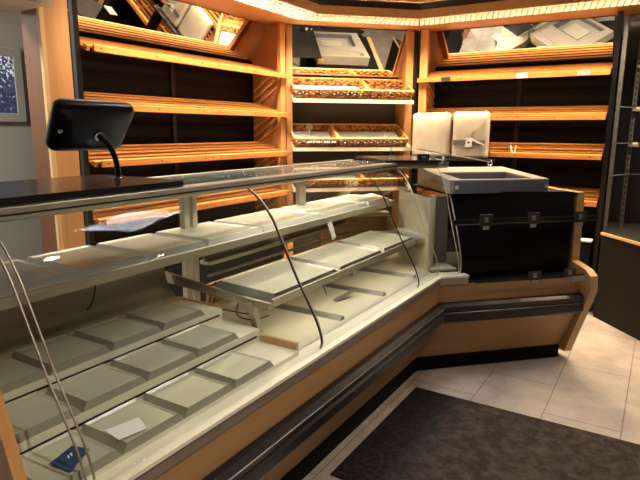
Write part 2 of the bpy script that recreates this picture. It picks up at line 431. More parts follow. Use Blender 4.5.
LIPS = [2.066, 1.714, 1.357, .982]
unit('bread_shelving_unit', FA, 2.27, 4.43, 3.05, LIPS,
     'long slatted wooden bread shelving along the left rear, behind the black monitor', [3.345], 'black', 'wood')
unit('bread_shelving_unit', FC, -2.147, -.455, 5.30, [2.060, 1.695, 1.36, .958],
     'slatted wooden bread shelving on the right behind the grey tub and black sheet', [-1.26], 'wood', 'black')
# nothing is kept on the lowest board but a second one peeps out below it on the right
# middle, angled unit with baskets
cu = Root('basket_shelving_unit', FB, (1.58, 5.5, 0), 'angled corner shelving unit between the two bread shelvings, carrying wicker baskets', 'shelving unit')
MB().box(.93, 2.24, 5.68, 5.70, .05, 2.05).build('back_panel', M['wall_dark'], cu)
MB().box(.975, .995, 5.40, 5.68, .05, 2.56).build('side_panel', M['beech'], cu)
MB().box(2.165, 2.185, 5.40, 5.68, .05, 2.56).build('side_panel', M['beech'], cu)
MB().box(.945, 1.005, 5.36, 5.40, .02, 2.56).build('front_post', M['beech'], cu, bevel=.003)
MB().box(2.15, 2.225, 5.36, 5.40, .02, 2.56).build('front_post', M['beech'], cu, bevel=.003)
MB().box(.895, .94, 5.38, 5.40, .02, 2.56).build('gap_strip', M['black_metal'], cu)
MB().box(2.23, 2.275, 5.38, 5.40, .02, 2.56).build('gap_strip', M['black_metal'], cu)
CT = math.radians(23)
def cshelf(zl, depth):
    th = CT; c, s = math.cos(th), math.sin(th)
    m = MB().prism_yz([(5.22, zl), (5.24, zl), (5.24 + depth * c, zl + .02 + depth * s), (5.24 + depth * c - .012, zl + .032 + depth * s), (5.232, zl + .028), (5.22, zl + .036)], .985, 2.185)
    m.build('tray_shelf', M['cream'], cu)
cshelf(1.852, .39); cshelf(1.40, .40); cshelf(1.01, .40)
th = math.radians(20); b = MB(); p = Vector((0, 5.585, 2.045)); q = p + Vector((0, -math.sin(th) * .545, math.cos(th) * .545)); nrm = Vector((0, math.cos(th), math.sin(th))) * .006
vs = [(x, *(c[1:])) for x in (.99, 2.16) for c in (p, q, q + nrm, p + nrm)]
b.add(vs, [(0, 1, 2, 3), (7, 6, 5, 4), (0, 4, 5, 1), (1, 5, 6, 2), (2, 6, 7, 3), (3, 7, 4, 0)])
b.build('tilted_mirror', M['mirror'], cu)

# canopy: mitred runs over the three units
def cpt(i, d, z):   # offset d towards the viewer at corner i (0 left end, 1, 2, 3 right end)
    if i == 0: return Vector((2.2, 3.05 - d, z))
    if i == 1: return Vector((4.43 - .4142 * d, 3.05 - d, z))
    if i == 2: return Vector((5.3 - d, 2.147 - .4142 * d, z))
    return Vector((5.3 - d, -.75, z))
def run(d0, d1, z0, z1, i0=0, i1=3):
    m = MB()
    for i in range(i0, i1):
        vs = [cpt(j, d, z) for j in (i, i + 1) for d, z in ((d0, z0), (d1, z0), (d1, z1), (d0, z1))]
        m.add(vs, [(0, 1, 2, 3), (7, 6, 5, 4), (0, 4, 5, 1), (1, 5, 6, 2), (2, 6, 7, 3), (3, 7, 4, 0)])
    return m
can = Root('light_canopy', FA, (4.9, 2.6, 2.565), 'wooden canopy with glowing louvred light strip over all the shelving', 'canopy')
run(-.30, .12, 2.568, 2.600).build('soffit_board', M['beech_h'], can)
run(.405, .425, 2.568, 2.640).build('fascia_board', M['beech_h'], can)
run(.34, .40, 2.642, 2.70).build('black_band', M['black'], can)  # recessed band above the fascia, black in itself
run(.38, .44, 2.702, 2.74).build('top_board', M['beech_h'], can)
run(-.30, .335, 2.72, 2.74).build('cover_board', M['ceil'], can)
TUBES = (('tube_cool', 'cool white lamp diffuser'), ('tube_warm', 'warm lamp diffuser'), ('tube_warm', 'warm lamp diffuser'))
for i in range(3):
    run(.125, .40, 2.604, 2.612, i, i + 1).build('light_diffuser', M[TUBES[i][0]], can, label=TUBES[i][1])
    g = MB(); a0, a1 = cpt(i, .13, 0), cpt(i + 1, .13, 0); b0, b1 = cpt(i, .395, 0), cpt(i + 1, .395, 0)
    n = int((a1 - a0).length / .048)
    for k in range(n + 1):
        t = k / n; p = a0.lerp(a1, t); q = b0.lerp(b1, t)
        g.beam((p.x, p.y, 2.580), (q.x, q.y, 2.580), .0045, .042)
    for k in range(5):
        t = (k + .5) / 5; p = a0.lerp(b0, t); q = a1.lerp(b1, t)
        g.beam((p.x, p.y, 2.580), (q.x, q.y, 2.580), .0045, .042)
    g.build('louvre', M['louvre'], can)

# ------------------------------------------------------------------ wicker baskets
def basket(b0, b1, D, z, depth, label, h=.085, th=CT, liner=True, group='wicker baskets on the corner shelves'):
    """woven tray basket; near bottom edge at (D, z), leaning back up the shelf"""
    c, s = math.cos(th), math.sin(th)
    rt = Root('wicker_basket', FB, ((b0 + b1) / 2, D, z), label, 'basket', group)
    w = b1 - b0; fl = .018
    def P(x, u, v): return ((b0 + b1) / 2 + x, D + u * c - v * s, z + u * s + v * c)
    m = MB()
    cor = [(-w / 2 + fl, fl), (w / 2 - fl, fl), (w / 2 - fl, depth - fl), (-w / 2 + fl, depth - fl)]
    top = [(-w / 2 + .004, .004), (w / 2 - .004, .004), (w / 2 - .004, depth - .004), (-w / 2 + .004, depth - .004)]
    rows = 4
    for side in range(4):
        a, bb = cor[side], cor[(side + 1) % 4]; ta, tb = top[side], top[(side + 1) % 4]
        L_ = math.hypot(bb[0] - a[0], bb[1] - a[1]); n = max(8, int(L_ / .016))
        nx, ny = (bb[1] - a[1]) / L_, -(bb[0] - a[0]) / L_
        for r in range(rows):
            v0 = .006 + r * (h - .012) / rows; path = []
            for k in range(n + 1):
                t = k / n; f_ = (r + .5) / rows
                x = (a[0] + (bb[0] - a[0]) * t) * (1 - f_) + (ta[0] + (tb[0] - ta[0]) * t) * f_
                u = (a[1] + (bb[1] - a[1]) * t) * (1 - f_) + (ta[1] + (tb[1] - ta[1]) * t) * f_
                o = .009 * math.sin(PI * (k / 2.0 + r)) if 0 < k < n else 0
                path.append(P(x + nx * o, u + ny * o, v0 + (h - .012) / rows / 2))
            m.tube(path, .0095, 6)
    m.build('woven_side', M['wicker'], rt)
    f = MB().add([P(x, u, v) for v in (.002, .008) for x, u in cor], [(3, 2, 1, 0), (4, 5, 6, 7), (0, 1, 5, 4), (1, 2, 6, 5), (2, 3, 7, 6), (3, 0, 4, 7)])
    f.build('woven_base', M['wicker'], rt)
    rim = [P(x, u, h) for x, u in top]
    MB().tube(rim + [rim[0], rim[1]], .0088, 8).build('rim', M['wicker_rim'], rt)
    if liner:
        x0, x1 = -w / 2 + fl + .012, w / 2 - fl - .012
        lm = MB().add([P(x, u, v) for v in (.016, .020) for x, u in ((x0, .035), (x1, .035), (x1, depth - .035), (x0, depth - .035))],
                      [(3, 2, 1, 0), (4, 5, 6, 7), (0, 1, 5, 4), (1, 2, 6, 5), (2, 3, 7, 6), (3, 0, 4, 7)])
        lo = lm.build('paper_liner', M['paper'], frame=FB, base=rt.base)
        return rt, lo
    return rt, None
def liner_tag(lo, label): tag(lo, label, 'paper liner', 'paper liners in the baskets')
c_, s_ = math.cos(CT), math.sin(CT)
def on_shelf(zl, u):  # base point a little above the tray shelf surface
    return 5.238 + u * c_ - .006 * s_, zl + .034 + u * s_ + .004
D0, z0 = on_shelf(1.852, 0.0); D1, z1 = on_shelf(1.852, .345)
_, lo = basket(.99, 1.725, D0, z0, .335, 'long wicker basket on the upper corner shelf, left side, under the tilted mirror'); liner_tag(lo, 'pale paper liner in the left basket of the upper corner shelf')
basket(1.735, 2.18, D0, z0, .335, 'empty shorter wicker basket on the upper corner shelf, right side', liner=False)
D0, z0 = on_shelf(1.40, 0.0)
_, lo = basket(.99, 1.425, D0, z0, .36, 'short wicker basket with price tag on the middle corner shelf, left side'); liner_tag(lo, 'white paper liner in the short left basket of the middle corner shelf')
_, lo = basket(1.435, 2.14, D0, z0, .36, 'long wicker basket on the middle corner shelf, right side'); liner_tag(lo, 'white paper liner in the long right basket of the middle corner shelf')
Dl, zl_ = D0, z0
D0, z0 = on_shelf(1.01, 0.0)
_, lo = basket(.99, 1.68, D0, z0, .36, 'lined wicker basket on the low corner shelf, left, seen through the counter glass'); liner_tag(lo, 'cream paper liner in the left basket of the low corner shelf')
basket(1.69, 2.16, D0, z0, .36, 'wicker basket on the low corner shelf, right, seen through the counter glass', liner=False)

# ------------------------------------------------------------------ display counter, long run
Y0, D_0 = 1.248, 3.237                       # kick reference planes of the two runs
XL = .62                                     # left end of the long run
GL = [(.305, 1.364), (.272, 1.352), (.207, 1.306), (.144, 1.232), (.104, 1.158), (.062, 1.075), (.022, .995), (-.014, .933), (-.048, .875), (-.078, .820), (-.098, .772), (-.107, .735), (-.105, .715), (-.099, .700)]
def smooth_prof(p, k=3):
    out = []
    for i in range(len(p) - 1):
        p0 = Vector(p[max(0, i - 1)]); p1 = Vector(p[i]); p2 = Vector(p[i + 1]); p3 = Vector(p[min(len(p) - 1, i + 2)])
        for j in range(k):
            t = j / k
            out.append(tuple(.5 * ((2 * p1) + (-p0 + p2) * t + (2 * p0 - 5 * p1 + 4 * p2 - p3) * t * t + (-p0 + 3 * p1 - 3 * p2 + p3) * t ** 3)))
    return out + [p[-1]]
GLS = smooth_prof(GL, 6)
PROF = dict(kick=[(.03, 0), (.03, .095), (.20, .095), (.20, 0)],
            lower=[(.035, .095), (-.125, .40), (-.125, .515), (.05, .515), (.07, .095)],
            rail=[(-.122, .524), (-.150, .522), (-.172, .505), (-.170, .478), (-.160, .470), (-.160, .462), (-.172, .452), (-.172, .412), (-.150, .394), (-.122, .394)],
            upper=[(-.122, .525), (-.122, .6395), (-.07, .6395), (-.07, .525)],
            strip=[(-.128, .640), (-.128, .684), (-.06, .684), (-.06, .640)],
            sill=[(-.136, .684), (-.136, .697), (-.03, .697), (-.03, .684)])
def sect(key, base): return [(base + t, z) for t, z in PROF[key]]
def xa(y): return 3.33 + .4142 * (y - Y0)     # mitre between the runs, long-run x at depth y
def xb(d): return 1.4717 - .4142 * (d - D_0)  # the same mitre, angled-run b at depth D
BE = 2.56                                     # inner face of the angled run's end panel
ca = Root('display_counter', FA, (2.0, 1.7, 0), 'long glass-fronted refrigerated bakery counter running from the lower left to the corner', 'display counter')
cb = Root('display_counter', FB, (2.0, 3.6, 0), 'short angled end of the bakery counter with black front sheet and wooden end panel', 'display counter')
for key, mat, bv in (('kick', 'kick', 0), ('lower', 'counter_wood', 0), ('rail', 'black_rub', 0), ('upper', 'counter_wood', 0), ('strip', 'strip', 0), ('sill', 'white_rail', 0)):
    nm = dict(kick='plinth', lower='lower_panel', rail='bumper_rail', upper='upper_panel', strip='metal_strip', sill='glass_sill')[key]
    MB().prism_yz(sect(key, Y0), XL, xa).build(nm, M[mat], ca)
    x1 = BE if key in ('kick',) else BE + .001
    if key == 'kick': x1 = BE - .004
    if key in ('sill', 'strip'): x1 = 1.72
    MB().prism_yz(sect(key, D_0), xb, x1).build(nm, M[mat] if key != 'strip' else M['alu'], cb)
# thin grey tube standing in for the highlight on the bumper ridge
MB().tube([(XL, Y0 - .1735, .500), (xa(Y0 - .1735), Y0 - .1735, .500)], .003, 6).build('painted_rail_highlight', M['alu_grey'], ca)
MB().tube([(xb(D_0 - .1735), D_0 - .1735, .466), (BE, D_0 - .1735, .466)], .003, 6).build('painted_rail_highlight', M['alu_grey'], cb)
# carcass
MB().box(XL, 3.40, Y0 + .11, 2.05, .10, .66).build('carcass', M['kick'], ca)
MB().prism_xy([(xb(D_0 + .14), D_0 + .14), (BE - .01, D_0 + .14), (BE - .01, D_0 + .85), (xb(D_0 + .85) + .02, D_0 + .85)], .10, .62).build('carcass', M['kick'], cb)
# left end panel and its inner lining
MB().prism_yz([(1.30, .1), (1.10, .40), (1.09, .60), (1.12, .70), (1.23, 1.02), (1.40, 1.33), (1.56, 1.38), (2.05, 1.38), (2.05, .1)], XL - .03, XL - .002).build('end_panel', M['beech'], ca)
# stepped deck of the left bay
T0 = 1.785
for i, (ya, yb_, zt) in enumerate(((1.188, 1.390, .714), (1.390, 1.596, .770), (1.596, 1.86, .824))):
    m = MB().box(XL, T0 - .012, ya, yb_, .662, zt)
    m.build('deck_step', M['white_rail'], ca)
    if i < 2: MB().box(XL, T0 - .03, yb_ - .0032, yb_ - .0008, zt + .0235, zt + .0305).build('gap_strip', M['black'], ca)  # black strip painting the shadow gap between tray backs and riser
MB().box(T0 - .012, T0 + .006, 1.20, 1.62, .70, .745).build('end_divider', M['pale_wood'], ca, bevel=.003)
MB().box(T0 - .012, T0 + .006, 1.62, 1.86, .70, .83).build('end_divider', M['beech'], ca, bevel=.003)
# curved rear panel behind the steps
rp = smooth_prof([(1.86, .816), (1.90, .835), (1.935, .87), (1.955, .93), (1.965, 1.0)])
MB().sheet(rp, XL, T0, -.004).build('rear_panel', M['steel'], ca)
MB().box(XL, T0, 1.945, 1.975, 1.0, 1.03).build('rear_rail', M['alu'], ca)
MB().box(XL, T0, 1.84, 1.872, .8165, .832).build('rear_rail', M['pale_wood'], ca)
# flat deck of the right bay (follows the corner)
def floor_poly(y0, y1, x0):
    bw = 1.505
    def wxy(b, D): return ((b + D) * S2, (D - b) * S2)
    pts = [(x0, y0), (xa(y0), y0)]
    pts += [wxy(bw, D_0 + (y0 - Y0)), wxy(bw, D_0 + .62)]
    pts += [(x0, y1)] if False else []
    return pts
def wxy(b, D): return ((b + D) * S2, (D - b) * S2)
dk = [(T0 + .006, 1.212), (xa(1.212), 1.212), wxy(1.51, D_0 - .036), wxy(1.51, 3.88), wxy(1.15, 3.93), (3.55, 1.95), (T0 + .006, 1.95)]
MB().prism_xy(dk, .663, .697).build('deck_floor', M['cream'], ca)
for x in (2.24, 2.715, 3.16):
    MB().prism_xz([(x - .022, .6975), (x + .022, .6975), (x + .010, .716), (x - .010, .716)], 1.245, 1.90).build('deck_divider', M['alu_grey'], ca)
# rear of the right bay
MB().box(T0 + .3, 3.55, 1.96, 1.985, .66, .80).build('rear_wall', M['counter_wood'], ca)
MB().box(T0 + .3, 3.60, 1.95, 2.02, .905, .925).build('rear_ledge', M['alu'], ca)
MB().box(T0 + .3, 3.60, 1.985, 2.0, .925, 1.035).build('rear_board', M['strip'], ca)
MB().box(T0 + .3, 3.60, 1.955, 1.975, .842, .852).build('rear_rail', M['alu_grey'], ca)
MB().prism_xy([wxy(.93, 3.96), wxy(1.50, 3.96), wxy(1.50, 4.06), wxy(.93, 4.06)], .955, .985).build('rear_ledge', M['cream'], ca)
MB().prism_xy([wxy(.98, 4.03), wxy(1.50, 4.03), wxy(1.50, 4.05), wxy(.98, 4.05)], .70, .955).build('rear_wall', M['counter_wood'], ca)
# rear posts
for x in (1.955, 2.01):
    MB().box(x, x + .034, 1.985, 2.02, .662, 1.368).build('rear_post', M['steel'], ca, bevel=.002)
MB().box(1.002, 1.018, 2.0, 2.02, 1.03, 1.368).build('rear_post', M['steel'], ca, bevel=.002)
MB().box(3.0, 3.075, 2.0, 2.03, .925, 1.368).build('rear_post', M['steel'], ca, bevel=.002)
# upper shelf
def uxe(y): return 2.1213 + y + .0            # stops at the end wall b=1.5
MB().prism_yz([(1.672, 1.068), (2.05, 1.068), (2.05, 1.085), (1.672, 1.085)], XL, lambda y: uxe(y) - .005).build('upper_shelf', M['cream'], ca)
MB().prism_yz([(1.655, 1.060), (1.671, 1.060), (1.671, 1.095), (1.655, 1.095)], XL, lambda y: uxe(y) - .005).build('shelf_rail', M['alu'], ca)
for x in (1.30, 1.90, 2.62):
    MB().prism_yz([(2.0, .99), (2.0, 1.066), (1.72, 1.066), (1.72, 1.05)], x, x + .012).build('shelf_bracket', M['steel'], ca)
MB().box(2.62, 2.70, 1.98, 2.0, .93, 1.06).build('shelf_upright', M['strip'], ca)
# middle shelf of the right bay
ms = [(1.345, .878), (1.70, .895), (1.70, .885), (1.345, .868)]
MB().prism_yz(ms, 1.80, xa).build('middle_shelf', M['steel'], ca)
MB().prism_yz([(1.332, .866), (1.344, .866), (1.344, .900), (1.332, .900)], 1.80, xa).build('shelf_rail', M['alu'], ca)
def off(t): return D_0 + (t - Y0)
m = MB()
for D0_, D1_, za, zb_ in ((off(1.345), off(1.70), .868, .895), (off(1.332), off(1.344), .866, .900)):
    m.prism_xy([wxy(xb(D0_), D0_), wxy(1.50, D0_), wxy(1.50, D1_), wxy(min(1.49, xb(D1_)), D1_)], za if D0_ < off(1.34) else .885, zb_)
m.build('middle_shelf_return', M['steel'], ca)
MB().beam((1.81, 1.46, .872), (1.835, 1.44, .699), .028, .03, (0, 1, 0)).build('shelf_leg', M['steel'], ca)
MB().beam((3.0, 1.60, .872), (3.0, 1.60, .699), .028, .03, (0, 1, 0)).build('shelf_leg', M['steel'], ca)
MB().prism_yz([(1.36, .845), (1.36, .866), (1.98, .93), (1.98, .88)], 1.803, 1.818).build('shelf_arm', M['steel'], ca)
# top frame
FRP = [(.255, 1.366), (.262, 1.352), (.285, 1.346), (.33, 1.346), (.33, 1.388), (.262, 1.388)]
MB().prism_yz([(Y0 + t, z) for t, z in FRP], XL, xa).build('top_front_rail', M['rail_alu'], ca, bevel=.003)
MB().box(XL, 3.42, Y0 + .2535, Y0 + .2565, 1.3655, 1.3705).build('rail_groove', M['black'], ca)
MB().prism_yz([(D_0 + t, z) for t, z in FRP], xb, 1.735).build('top_front_rail', M['rail_alu'], cb, bevel=.003)
MB().prism_yz([(1.93, 1.36), (1.965, 1.36), (1.965, 1.388), (1.93, 1.388)], XL, lambda y: xa(y)).build('top_rear_rail', M['rail_alu'], ca, bevel=.003)
MB().prism_yz([(Y0 + .332, 1.374), (1.929, 1.374), (1.929, 1.382), (Y0 + .332, 1.382)], XL, lambda y: xa(y) - .001).build('top_glass', M['glass_top'], ca)
MB().prism_yz([(D_0 + .332, 1.374), (D_0 + .68, 1.374), (D_0 + .68, 1.382), (D_0 + .332, 1.382)], lambda d: xb(d) + .001, 1.72).build('top_glass', M['glass_top'], cb)
m = MB()
for k in range(26): m.box(1.86 + k * .058, 1.878 + k * .058, 1.352, 1.360, .861, .8655)
m.build('light_strip', M['led'], ca)
m = MB(); k = 30
while XL + .05 + k * .045 < 3.36:
    m.box(XL + .05 + k * .045, XL + .068 + k * .045, Y0 + .333, Y0 + .343, 1.3475, 1.353); k += 1
m.build('light_strip', M['led'], ca)
# curved front panes with bright, dark-edged joints
def pane(root, base, x0, x1, edges):
    pr = [(base + t, z) for t, z in GLS]
    g = MB().sheet(pr, x0, x1, -.006).build('curved_glass', M['glass'], root)
    f0 = x0 if callable(x0) else (lambda y: x0); f1 = x1 if callable(x1) else (lambda y: x1)
    if edges[0]: MB().tube([(f0(y) - .0037, y - .003, z) for y, z in pr], .0036, 6).build('pane_edge', M['alu'], root, g)
    if edges[1]: MB().tube([(f1(y) + .0037, y - .003, z) for y, z in pr], .0036, 6).build('pane_edge', M['black'] if edges[1] == 2 else M['alu'], root, g)
pane(ca, Y0, XL + .01, .745, (0, 1))
pane(ca, Y0, .775, 1.866, (1, 2))
pane(ca, Y0, 1.882, 2.949, (1, 2))
pane(ca, Y0, 2.965, lambda y: xa(y) - .004, (0, 1))
pane(cb, D_0, lambda d: xb(d) + .004, 1.655, (0, 1))
# angled run: end wall of the case, post, black front sheet, end panel
MB().box(1.502, 1.522, D_0 + .03, 3.80, .66, 1.172).build('case_end_wall', M['cream'], cb)
MB().box(1.545, 1.578, D_0 + .10, D_0 + .135, .70, 1.185).build('case_post', M['cream'], cb, bevel=.003)
MB().box(1.585, 1.70, D_0 + .16, D_0 + .18, .70, 1.17).build('inner_panel', M['strip'], cb)
MB().box(1.523, 1.70, D_0 + .0, D_0 + .16, .698, .712).build('inner_floor', M['cream'], cb)
BL = smooth_prof([(3.370, 1.203), (3.300, 1.085), (3.235, .965), (3.172, .835), (3.155, .750), (3.165, .690), (3.185, .655)])
BR = [(3.205 - .012 * math.sin(PI * k / (len(BL) - 1)), 1.203 - .548 * k / (len(BL) - 1)) for k in range(len(BL))]
m = MB(); n = len(BL); bl, br = 1.690, BE - .045
fv = [(bl, d, z) for d, z in BL] + [(br, d, z) for d, z in BR]
bv = [(x, d + .010, z) for x, d, z in fv]
m.add(fv, [(i, i + 1, n + i + 1, n + i) for i in range(n - 1)], True)
m.add(bv, [(i + 1, i, n + i, n + i + 1) for i in range(n - 1)], True)
q = fv + bv; N2 = 2 * n
m.add(q, [(i + 1, i, N2 + i, N2 + i + 1) for i in range(n - 1)] + [(n + i, n + i + 1, N2 + n + i + 1, N2 + n + i) for i in range(n - 1)] + [(0, n, N2 + n, N2), (n - 1, N2 + n - 1, N2 + 2 * n - 1, 2 * n - 1)])
m.build('black_front_sheet', M['black_film'], cb)
MB().tube([(bl - .005, d - .002, z) for d, z in BL], .005, 6).build('sheet_edge', M['alu'], cb)
MB().prism_xz([(bl + .01, .628), (br, .628), (br, .6545), (bl + .01, .6545)], 3.118, 3.215).build('sheet_foot', M['black'], cb)
EP = [(3.215, .060), (3.015, .565), (3.028, .660), (3.085, .695), (3.222, .722), (3.232, 1.195), (4.05, 1.195), (4.05, .06)]
MB().prism_yz(EP, BE, BE + .060).build('end_panel', M['oak'], cb, bevel=.004)
MB().prism_xy([(1.70, 3.385), (BE - .002, 3.222), (BE - .002, 4.02), (1.70, 4.02)], 1.175, 1.193).build('top_board', M['kick'], cb)
# price rails in front of the sheet
MB().box(1.60, 2.655, 3.128, 3.136, 1.022, 1.052).build('price_rail', M['black'], cb)
MB().tube([(1.60, 3.124, 1.020), (2.655, 3.124, 1.020)], .004, 6).build('rail_lip', M['black_metal'], cb)
for b_ in (1.80, 2.45):
    MB().beam((b_, 3.136, 1.037), (b_, 3.26 if b_ < 2 else 3.2, 1.037), .01, .01).build('rail_arm', M['black'], cb)
MB().box(1.75, 2.545, 3.066, 3.074, .652, .672).build('price_rail', M['black'], cb)
MB().beam((2.2, 3.074, .662), (2.2, 3.10, .668), .012, .01).build('rail_arm', M['black'], cb)

def label_clip(b, D, z, label, w=.092, hh=.074):
    rt = Root('price_label_holder', FB, (b, D, z - .03), label, 'label holder', 'dark price label holders on the black front')
    MB().box(b - w / 2, b + w / 2, D - .006, D - .001, z - hh / 2, z + hh / 2).build('label_card', M['label_dark'], rt, bevel=.002)
    m = MB()
    for k, ww in enumerate((.030, .022, .027)):
        m.box(b - ww / 2, b + ww / 2, D - .0068, D - .0061, z + .012 - k * .011, z + .016 - k * .011)
    m.build('printed_lines', M['label_mark'], rt)
    MB().box(b - w * .22, b + w * .22, D - .008, D, z - hh / 2 - .022, z - hh / 2 - .0005).build('clip_foot', M['clear_clip'], rt)
label_clip(1.828, 3.126, 1.045, 'leftmost dark price label holder on the upper rail of the black front')
label_clip(2.165, 3.126, 1.047, 'middle dark price label holder on the upper rail of the black front')
label_clip(2.515, 3.126, 1.045, 'rightmost dark price label holder, at the wooden end panel on the upper rail')
label_clip(2.165, 3.064, .680, 'dark price label holder on the lower rail, left of the end pair', .098, .060)
label_clip(2.425, 3.064, .685, 'dark price label holder on the lower rail beside the wooden end panel', .090, .056)
single('clear_ticket_sleeve', MB().box(2.43, 2.53, 3.048, 3.053, .625, .664), M['clear_clip'], FB, (2.48, 3.063, .632),
       'small grey ticket sleeve hanging under the lower rail at the wooden end panel', 'ticket sleeve')

# ------------------------------------------------------------------ trays: upside-down pans with sloped rims
def tray_mesh(w, d, h, ins, root, lipmat='tray_lip', rise=0., fins=.026, bins=.026):
    """base rectangle w x d, flat top inset by ins, height h; local to the root base (front left corner)"""
    bx, by, bz = root.base
    def V(x, y, z): return (bx + x, by + y, bz + z + rise * y / d)
    g = .0012
    fi = fins; bi = bins
    low = [V(g, g, 0), V(w - g, g, 0), V(w - g, d - g, 0), V(g, d - g, 0)]
    top = [V(ins, fi, h), V(w - ins, fi, h), V(w - ins, d - bi, h), V(ins, d - bi, h)]
    e = .009; dz = .005
    pan = [V(ins + e, fi + e, h - dz), V(w - ins - e, fi + e, h - dz), V(w - ins - e, d - bi - e, h - dz), V(ins + e, d - bi - e, h - dz)]
    m = MB().add(top + pan, [(4, 5, 6, 7)] + [(i, (i + 1) % 4, 4 + (i + 1) % 4, 4 + i) for i in range(4)])
    m.build('tray_surface', M['tray'], root)
    t = .0015
    il = [V(g + t, g + t, 0), V(w - g - t, g + t, 0), V(w - g - t, d - g - t, 0), V(g + t, d - g - t, 0)]
    it = [V(ins, fi, h - t * 2), V(w - ins, fi, h - t * 2), V(w - ins, d - bi, h - t * 2), V(ins, d - bi, h - t * 2)]
    m = MB().add(low + top + il + it, [(i, (i + 1) % 4, 4 + (i + 1) % 4, 4 + i) for i in range(4)] + [(8 + (i + 1) % 4, 8 + i, 12 + i, 12 + (i + 1) % 4) for i in range(4)] + [((i + 1) % 4, i, 8 + i, 8 + (i + 1) % 4) for i in range(4)])
    m.build('sloped_rim', M[lipmat], root)
def tray(x0, x1, y, d, z, label, group, h=.030, ins=.026, rise=0., lip='tray_lip', fins=None, bins=.012):
    rt = Root('display_tray', FA, (x0, y, z), label, 'tray', group); tray_mesh(x1 - x0, d, h, ins, rt, lip, rise, ins if fins is None else fins, bins)
ords = ('first', 'second', 'third', 'fourth', 'fifth', 'sixth', 'seventh')
G1 = 'trays on the upper glass-case shelf'
xs = [.84, 1.149, 1.456, 1.782, 2.189, 2.773, 3.36]
for i in range(len(xs) - 1):
    tray(xs[i], xs[i + 1], 1.674, .36, 1.0862, '%s tray from the left on the upper shelf inside the glass counter' % ords[i], G1, .034, .022, fins=.016)
tray(3.36, 3.72, 1.674, .36, 1.0862, 'last tray, in the corner, on the upper shelf inside the glass counter', G1, .034, .022, fins=.016)
rows = (('front', 1.186, .200, .7145, (.663, .900, 1.133, 1.37, 1.605)), ('middle', 1.392, .200, .7705, (.69, .926, 1.17, 1.407, 1.645)), ('back', 1.598, .235, .8245, (.722, .958, 1.194, 1.432, 1.67)))
for nm, y, d, z, xx in rows:
    for i in range(4):
        tray(xx[i], xx[i + 1], y, d, z, '%s tray from the left in the %s row of the stepped lower deck' % (ords[i], nm), 'trays on the stepped lower deck', .026, .020, lip='rim_grey', fins=.007, bins=.002)
xs = [1.815, 2.391, 2.919, 3.41]
for i in range(3):
    tray(xs[i], xs[i + 1], 1.350, .33, .8795, '%s wide tray from the left on the middle shelf of the right bay' % ords[i], 'wide trays on the middle shelf', .030, .030, .016, fins=.012, lip='alu_grey')
# corner tray of the middle shelf
rt = Root('display_tray', FB, (1.30, off(1.36), .8955), 'corner tray on the middle shelf where the counter turns', 'tray', 'wide trays on the middle shelf')
d0, d1 = off(1.355), off(1.355) + .30
low = [(xb(d0) + .03, d0), (1.498, d0), (1.498, d1), (xb(d1) + .10, d1)]
c = (1.44, (d0 + d1) / 2)
top = [(x + (c[0] - x) * .22, y + (c[1] - y) * .12) for x, y in low]
MB().add([(x, y, .925) for x, y in top], [(0, 1, 2, 3)]).build('tray_surface', M['tray'], rt)
MB().add([(x, y, .901) for x, y in low] + [(x, y, .925) for x, y in top], [(i, (i + 1) % 4, 4 + (i + 1) % 4, 4 + i) for i in range(4)]).build('sloped_rim', M['tray_lip'], rt)

# ------------------------------------------------------------------ things on and in the counter
def rounded_rect(w, h, r, n=6, top=0.):
    """outline in (x,z); top widens the upper edge"""
    pts = []
    for cx, cz, a0 in ((w / 2 - r, h / 2 - r, 0), (-w / 2 + r, h / 2 - r, 90), (-w / 2 + r, -h / 2 + r, 180), (w / 2 - r, -h / 2 + r, 270)):
        for k in range(n + 1):
            a = math.radians(a0 + 90 * k / n); x = cx + r * math.cos(a); z = cz + r * math.sin(a)
            pts.append((x * (1 + top * z / h), z))
    return pts
single('counter_top_board', MB().box(.50, 1.515, 1.535, 2.02, 1.3895, 1.412), M['worktop'], FA, (1.0, 1.78, 1.3895),
       'long black board lying on the left end of the counter top, under the monitor', 'counter board', bevel=.002)
single('counter_top_board', MB().box(1.27, 1.715, 3.475, 4.12, 1.3895, 1.406), M['worktop'], FB, (1.5, 3.8, 1.3895),
       'black board lying on the counter top at its bend, under the thin wire stand', 'counter board', bevel=.002)
# monitor on a bent arm, its back to the customer
C0 = Vector((1.315, 1.783, 1.603)); view = (Vector((1.30, 1.78, 1.61)) - Vector((0, 0, 1.6))).normalized()
R_ = view.cross(Vector((0, 0, 1))).normalized(); U_ = R_.cross(view).normalized()
nrm = (-view - U_ * .8 + R_ * .6).normalized()      # the back of the housing, turned to the customer and tipped down
rt_ax = (R_ - nrm * R_.dot(nrm)).normalized(); up_ax = nrm.cross(rt_ax)
if up_ax.z < 0: up_ax = -up_ax
roll = math.radians(-19.55); ra = rt_ax * math.cos(roll) + up_ax * math.sin(roll); ua = up_ax * math.cos(roll) - rt_ax * math.sin(roll)
mon = Root('customer_monitor', FA, (1.40, 1.76, 1.4125), 'black monitor seen from behind on a bent arm, on the left black board', 'monitor')
def mp(x, z, n): return tuple(C0 + ra * x + ua * z + nrm * n)
m = MB(); lay = [(1.0, 1.0, -.026), (1.012, 1.015, -.012), (1.0, 1.0, -.002), (.965, .95, .008), (.84, .76, .015), (.5, .4, .018)]
out = rounded_rect(.302, .200, .034, 6, .08); n = len(out)
vs = []
for sx, sz, d in lay: vs += [mp(x * sx, z * sz, d) for x, z in out]
fs = [tuple(range(n))[::-1], tuple(range((len(lay) - 1) * n, len(lay) * n))]
for j in range(len(lay) - 1): fs += [(j * n + i, j * n + (i + 1) % n, (j + 1) * n + (i + 1) % n, (j + 1) * n + i) for i in range(n)]
m.add(vs, fs, True); hs = m.build('housing', M['black'], mon)
